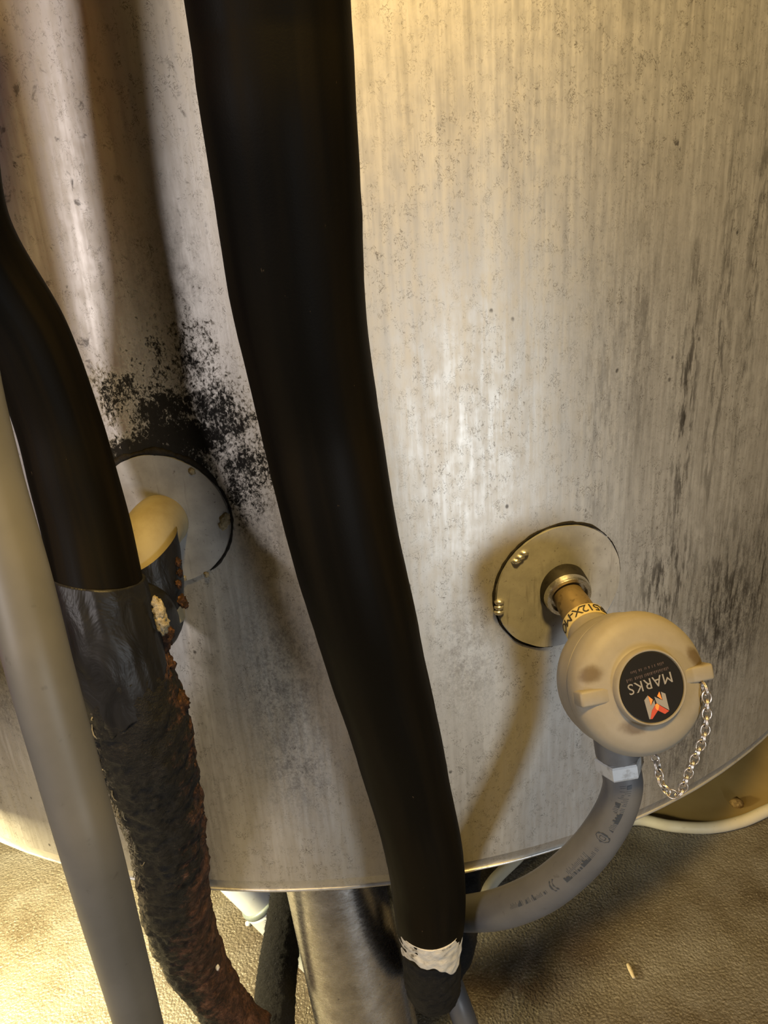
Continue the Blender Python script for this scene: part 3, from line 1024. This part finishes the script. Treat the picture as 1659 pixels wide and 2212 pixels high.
def creased(p, s, a):
    return 0.0010 + 0.0016 * noise.noise(Vector((cos(a) * 4 + s * 14, sin(a) * 4, s * 42))) + 0.0010 * noise.noise(Vector((cos(a) * 9, sin(a) * 9 + s * 20, s * 20)))


tw = [(*(-0.1982, 0.4748, 0.7869), 0.0292), (*(-0.1958, 0.4687, 0.7688), 0.0296), (*(-0.1918, 0.4615, 0.7402), 0.0296), (*(-0.1893, 0.4601, 0.7149), 0.0300), (*(-0.1883, 0.4613, 0.6910), 0.0303), (*(-0.1880, 0.4627, 0.6702), 0.0285)]
link('tape_wrap', tube(tw, n=70, seg=72, rough=creased, head=lambda a: 0.008 + 0.010 * cos(a - 0.4), tail=lambda a: 0.014 + 0.020 * cos(a) + 0.009 * noise.noise(Vector((cos(a) * 3, sin(a) * 3, 1)))), M_tape, lpipe, label='shiny creased black tape wrap')


def crumb(p, s, a):
    return 0.0035 * noise.noise(p * 55) + 0.0022 * noise.noise(p * 150) + 0.0010 * noise.noise(p * 380)


co_ = [(*(-0.1897, 0.4611, 0.7256), 0.0285), (*(-0.1871, 0.4625, 0.6940), 0.0325), (*(-0.1893, 0.4700, 0.6483), 0.0350), (*(-0.1955, 0.4905, 0.5835), 0.0325), (*(-0.2007, 0.5085, 0.5262), 0.0308), (*(-0.2125, 0.5267, 0.4532), 0.0308), (*(-0.2267, 0.5520, 0.3736), 0.0315), (*(-0.2356, 0.5857, 0.2828), 0.0310), (*(-0.2306, 0.6020, 0.2158), 0.0285), (*(-0.2138, 0.6053, 0.1568), 0.0265), (*(-0.1914, 0.5987, 0.1268), 0.0260)]
link('corroded_insulation', tube(co_, n=190, seg=84, rough=crumb), M_cor, lpipe, label='rusty crumbling outer crust')
random.seed(8)
crust = [(345, 1345, 0.9), (352, 1375, 1.0), (354, 1410, 1.0), (360, 1440, 1.1), (362, 1470, 1.1), (372, 1500, 1.2), (386, 1520, 1.0), (388, 1548, 1.3), (400, 1570, 1.2), (404, 1598, 1.4), (396, 1625, 1.2), (410, 1650, 1.0), (345, 1400, 0.9), (352, 1455, 1.0), (366, 1535, 1.1), (385, 1590, 1.1), (408, 1615, 1.0), (420, 1700, 0.9), (426, 1750, 0.9), (432, 1800, 0.9)]
for i, q in enumerate([(-0.1626, 0.4768, 0.7380), (-0.1619, 0.4758, 0.7273), (-0.1634, 0.4733, 0.7157), (-0.1627, 0.4713, 0.7054), (-0.1630, 0.4702, 0.6945), (-0.1612, 0.4690, 0.6833), (-0.1576, 0.4681, 0.6757), (-0.1597, 0.4688, 0.6640), (-0.1583, 0.4701, 0.6539), (-0.1583, 0.4707, 0.6418), (-0.1626, 0.4738, 0.6281), (-0.1625, 0.4787, 0.6133), (-0.1639, 0.4702, 0.7215), (-0.1645, 0.4661, 0.7032), (-0.1638, 0.4639, 0.6733), (-0.1625, 0.4677, 0.6478), (-0.1587, 0.4726, 0.6331), (-0.1670, 0.4897, 0.5816), (-0.1721, 0.5026, 0.5465), (-0.1766, 0.5111, 0.5138), (-0.1524, 0.5104, 0.7681), (-0.1516, 0.5075, 0.7608), (-0.1523, 0.5027, 0.7542), (-0.1516, 0.5016, 0.7407), (-0.1494, 0.5006, 0.7383)]):
    z = random.uniform(0.75, 1.25) * (0.45 if i > 19 else 1)
    link('rust_flake', lump(q, 0.0055 * z, 0.0065 * z, 0.0085 * z, i * 1.7, 3, 0.55, 2.7), M_rust, lpipe)
for i, (q, z) in enumerate((((-0.1561, 0.4618, 0.7544), 1.0), ((-0.1556, 0.4609, 0.7467), 1.0), ((-0.1573, 0.4621, 0.7604), 0.7))):
    link('foam_tuft', lump(q, 0.0042 * z, 0.004 * z, 0.0085 * z, i + 2.3, 3, 0.55, 2.6), M_gum, lpipe, label='torn cream foam tuft')
for i, (q, z) in enumerate((((-0.1822, 0.5012, 0.5079), 1.2), ((-0.2106, 0.5945, 0.2106), 1.7), ((-0.2165, 0.6233, 0.1345), 2.3), ((-0.2064, 0.5720, 0.2756), 1.0), ((-0.1948, 0.4658, 0.6079), 0.8))):
    link('paint_chip', lump(q, 0.0022 * z, 0.0020 * z, 0.0042 * z, i + 9.3, 2, 0.4), M_chip, lpipe)
random.seed(31)
cpath = spline(co_, 200)
bm = bmesh.new()
for i in range(240):
    j = int(random.triangular(4, 90, 25))
    c, t = Vector(cpath[j][:3]), (Vector(cpath[j + 1][:3]) - Vector(cpath[j - 1][:3])).normalized()
    x = (Vector((1, 0, 0)) - t * t.x).normalized()
    y = t.cross(x)
    a = random.gauss(2.75, 0.28)
    d = x * cos(a) + y * sin(a)
    e = t.cross(d)
    p = c + d * (cpath[j][3] + random.uniform(-0.001, 0.0015))
    ln, wd = random.uniform(0.004, 0.016), random.uniform(0.0003, 0.0008)
    prev = None
    bend = random.gauss(0, 0.003)
    for q in range(4):
        f = q / 3
        m = p + t * (ln * f) + d * (0.0018 * sin(pi * f) + random.uniform(0, 0.0006)) + e * (bend * f * f)
        row = [bm.verts.new(m - e * wd * (1 - 0.6 * f)), bm.verts.new(m + d * wd), bm.verts.new(m + e * wd * (1 - 0.6 * f))]
        if prev:
            for h in range(2):
                bm.faces.new([prev[h], prev[h + 1], row[h + 1], row[h]])
        prev = row
link('frayed_fibres', bm, mat_lumpy('tan fibre', [(0.3, (0.10, 0.075, 0.035)), (0.7, (0.40, 0.33, 0.19))], 400), lpipe, smooth=False, kind='stuff')
# the elbow out of the left plate and its black sleeve
ec = Vector((-0.1712, 0.5556, 0.7849))
en = Vector((ec.x - AX.x, ec.y - AX.y, 0)).normalized()
el = [(*(ec + en * 0.002), 0.0212), (*(ec + en * 0.014), 0.0214), (*(ec + en * 0.026 + Vector((0, 0, -0.003))), 0.0216), (*(ec + en * 0.036 + Vector((0, 0, -0.014))), 0.0214), (*(ec + en * 0.040 + Vector((0.001, 0, -0.030))), 0.0210), (*(ec + en * 0.041 + Vector((0, 0, -0.065))), 0.0205)]
link('elbow', tube(el, n=60, seg=56), M_cream, lpipe, label='bare cream painted elbow')
sl0 = ec + en * 0.037 + Vector((0.001, 0, 0.006))
sl = [(*sl0, 0.0232), (*(ec + en * 0.0405 + Vector((0.001, 0, -0.030))), 0.0232), (*(ec + en * 0.042 + Vector((-0.004, 0, -0.066))), 0.0228), (*(-0.1805, 0.4835, 0.7413), 0.0240), (*(-0.1891, 0.4741, 0.7096), 0.0240)]
link('sleeve', tube(sl, n=70, seg=64, cap=False, ref=en, head=lambda a: 0.013 + 0.013 * cos(a - 0.7), rough=lambda p, s, a: 0.0010 * noise.noise(p * 60)), M_tape, lpipe, label='black sleeve below the elbow')

# ------------------------------------------------------------------ grey conduit in the left foreground
M_grey = mat_plastic('grey painted conduit', (0.092, 0.090, 0.084), (0.112, 0.109, 0.102), 0.5, 14)
gc = [(*(-0.1661, 0.4122, 1.1556), 0.0145), (*(-0.1779, 0.3985, 1.0864), 0.015), (*(-0.1903, 0.3892, 1.0173), 0.0155), (*(-0.1982, 0.3783, 0.9496), 0.016), (*(-0.1953, 0.3672, 0.8896), 0.016), (*(-0.1855, 0.3500, 0.8357), 0.016), (*(-0.1803, 0.3386, 0.7909), 0.016), (*(-0.1781, 0.3352, 0.7286), 0.016), (*(-0.1783, 0.3365, 0.6564), 0.0160), (*(-0.2002, 0.3784, 0.4702), 0.0160), (*(-0.2126, 0.3989, 0.3274), 0.016)]
o = link('grey_conduit', tube(gc, n=90, seg=48), M_grey)
tag(o, 'plain grey conduit slanting down the left foreground in front of the black pipes', 'conduit')

# unseen red pipe, added at left to shade the tank and tint it pink
k = Mat('red paint', 0.45)
rp_ = link('added_red_pipe', tube([(-1.6, 0.46, 0.68, 0.03), (-0.80, 0.44, 0.685, 0.03), (-0.46, 0.432, 0.69, 0.03), (-0.375, 0.43, 0.705, 0.03), (-0.338, 0.43, 0.76, 0.03), (-0.330, 0.43, 0.9, 0.03), (-0.325, 0.43, 1.3, 0.03), (-0.32, 0.43, 2.0, 0.03)], n=110, seg=40), k.out((0.34, 0.045, 0.038)))
tag(rp_, 'added unseen red pipe with one bend beside the tank, beyond the left edge', 'pipe')

# ------------------------------------------------------------------ things under the tank
M_white = mat_plastic('white plastic pipe', (0.52, 0.56, 0.60), (0.47, 0.51, 0.55), 0.3, 20)
wp = thing('white_pipe', (-0.1777, 0.7737, 0.1066), 'glossy white plastic pipe with a joint ring, under the tank behind the furry black pipe', 'pipe')
a0, a1 = Vector((-0.2523, 0.7857, 0.2174)), Vector((-0.0941, 0.7712, -0.0345))
link('barrel', tube([(*a0, 0.0300), (*a0.lerp(a1, 0.33), 0.0300), (*a0.lerp(a1, 0.66), 0.0300), (*a1, 0.0300)], n=24, seg=48), M_white, wp)
jd = (a1 - a0).normalized()
j0 = a0.lerp(a1, 0.315)
link('joint_ring', tube([(*(j0 - jd * 0.004), 0.0305), (*(j0 - jd * 0.002), 0.0330), (*(j0 + jd * 0.002), 0.0334), (*(j0 + jd * 0.004), 0.0330)], n=8, seg=48), mat_plastic('grey joint', (0.12, 0.15, 0.15), (0.16, 0.19, 0.19), 0.4), wp)
link('socket_end', tube([(*(j0 + jd * 0.004), 0.0325), (*(j0 + jd * 0.03), 0.0325), (*(j0 + jd * 0.07), 0.0325), (*(j0 + jd * 0.075), 0.0305)], n=14, seg=48), M_white, wp)
o = link('white_pebble', lump((-0.2492, 0.8578, 0.0030), 0.0055, 0.005, 0.004, 3, 2, 0.3), M_white)
tag(o, 'small white plastic scrap on the floor below the white pipe', 'scrap')

fz = [(*(-0.1475, 0.7408, 0.2399), 0.0225), (*(-0.1578, 0.7252, 0.1874), 0.0225), (*(-0.1683, 0.7023, 0.1434), 0.0235), (*(-0.1766, 0.6816, 0.1051), 0.0250), (*(-0.1796, 0.6448, 0.0804), 0.0260), (*(-0.1823, 0.6259, 0.0602), 0.026)]
o = link('furry_pipe', tube(fz, n=90, seg=48, rough=lambda p, s, a: 0.0016 * noise.noise(p * 190) + 0.001 * noise.noise(p * 520)), mat_lumpy('black felt', [(0.3, (0.002, 0.002, 0.0025)), (0.6, (0.007, 0.007, 0.009)), (0.75, (0.03, 0.032, 0.042))], 420, 0.9, 0.9))
tag(o, 'furry black lagged pipe standing beside the steel leg under the tank', 'pipe')
random.seed(21)
fpath = spline(fz, 200)
bm = bmesh.new()
for i in range(3800):
    j = random.randrange(1, 199)
    c = Vector(fpath[j][:3])
    t = (Vector(fpath[j][:3]) - Vector(fpath[j - 1][:3])).normalized()
    d = Vector((random.gauss(0, 1), random.gauss(0, 1), random.gauss(0, 1)))
    d = (d - t * d.dot(t)).normalized()
    p = c + d * (fpath[j][3] - 0.001)
    q = p + d * random.uniform(0.002, 0.0055) + t * random.gauss(0, 0.002)
    s = t.cross(d) * 0.00035
    bm.faces.new([bm.verts.new(p - s), bm.verts.new(p + s), bm.verts.new(q)])
link('fuzz', bm, mat_lumpy('felt fibre', [(0.3, (0.005, 0.005, 0.007)), (0.7, (0.035, 0.037, 0.05))], 300), o, smooth=False, kind='stuff')

gpi = [(*(0.0353, 0.6623, 0.1377), 0.0138), (*(0.0388, 0.6419, 0.1404), 0.0138), (*(0.0442, 0.6231, 0.1340), 0.0140), (*(0.0533, 0.6108, 0.1031), 0.0142), (*(0.0659, 0.5999, 0.0490), 0.0142)]
o = link('grey_drain_tube', tube(gpi, n=40, seg=36), M_cond)
tag(o, 'short grey tube sticking out below the black foam elbow at the bottom edge', 'tube')

# hose on the floor
M_hose = mat_plastic('cream hose', (0.66, 0.62, 0.50), (0.60, 0.55, 0.42), 0.45, 25)
o = link('cream_hose', tube([(*q, 0.0095) for q in hose_px], n=160, seg=24), M_hose)
tag(o, 'cream hose curving along the floor from the right edge and under the tank', 'hose')
o = link('brown_nut', lump((0.5672, 1.0219, 0.0110), 0.011, 0.010, 0.008, 4, 2, 0.35), mat_lumpy('rusty brown', [(0.3, (0.12, 0.07, 0.02)), (0.7, (0.36, 0.24, 0.09))]))
tag(o, 'small rusty brown lump on the tan floor beyond the cream hose', 'debris')
st0, st1 = Vector((0.2918, 0.7469, 0.0040)), Vector((0.2933, 0.7262, 0.0040))
o = link('straw_stalk', tube([(*st0, 0.0026), (*st0.lerp(st1, 0.5), 0.0028), (*st1, 0.0022)], n=14, seg=10, rough=lambda p, s, a: 0.0006 * noise.noise(p * 300)), mat_lumpy('dry straw', [(0.3, (0.45, 0.36, 0.2)), (0.7, (0.66, 0.58, 0.42))]))
tag(o, 'short dry straw stalk lying on the wet grey floor', 'straw')
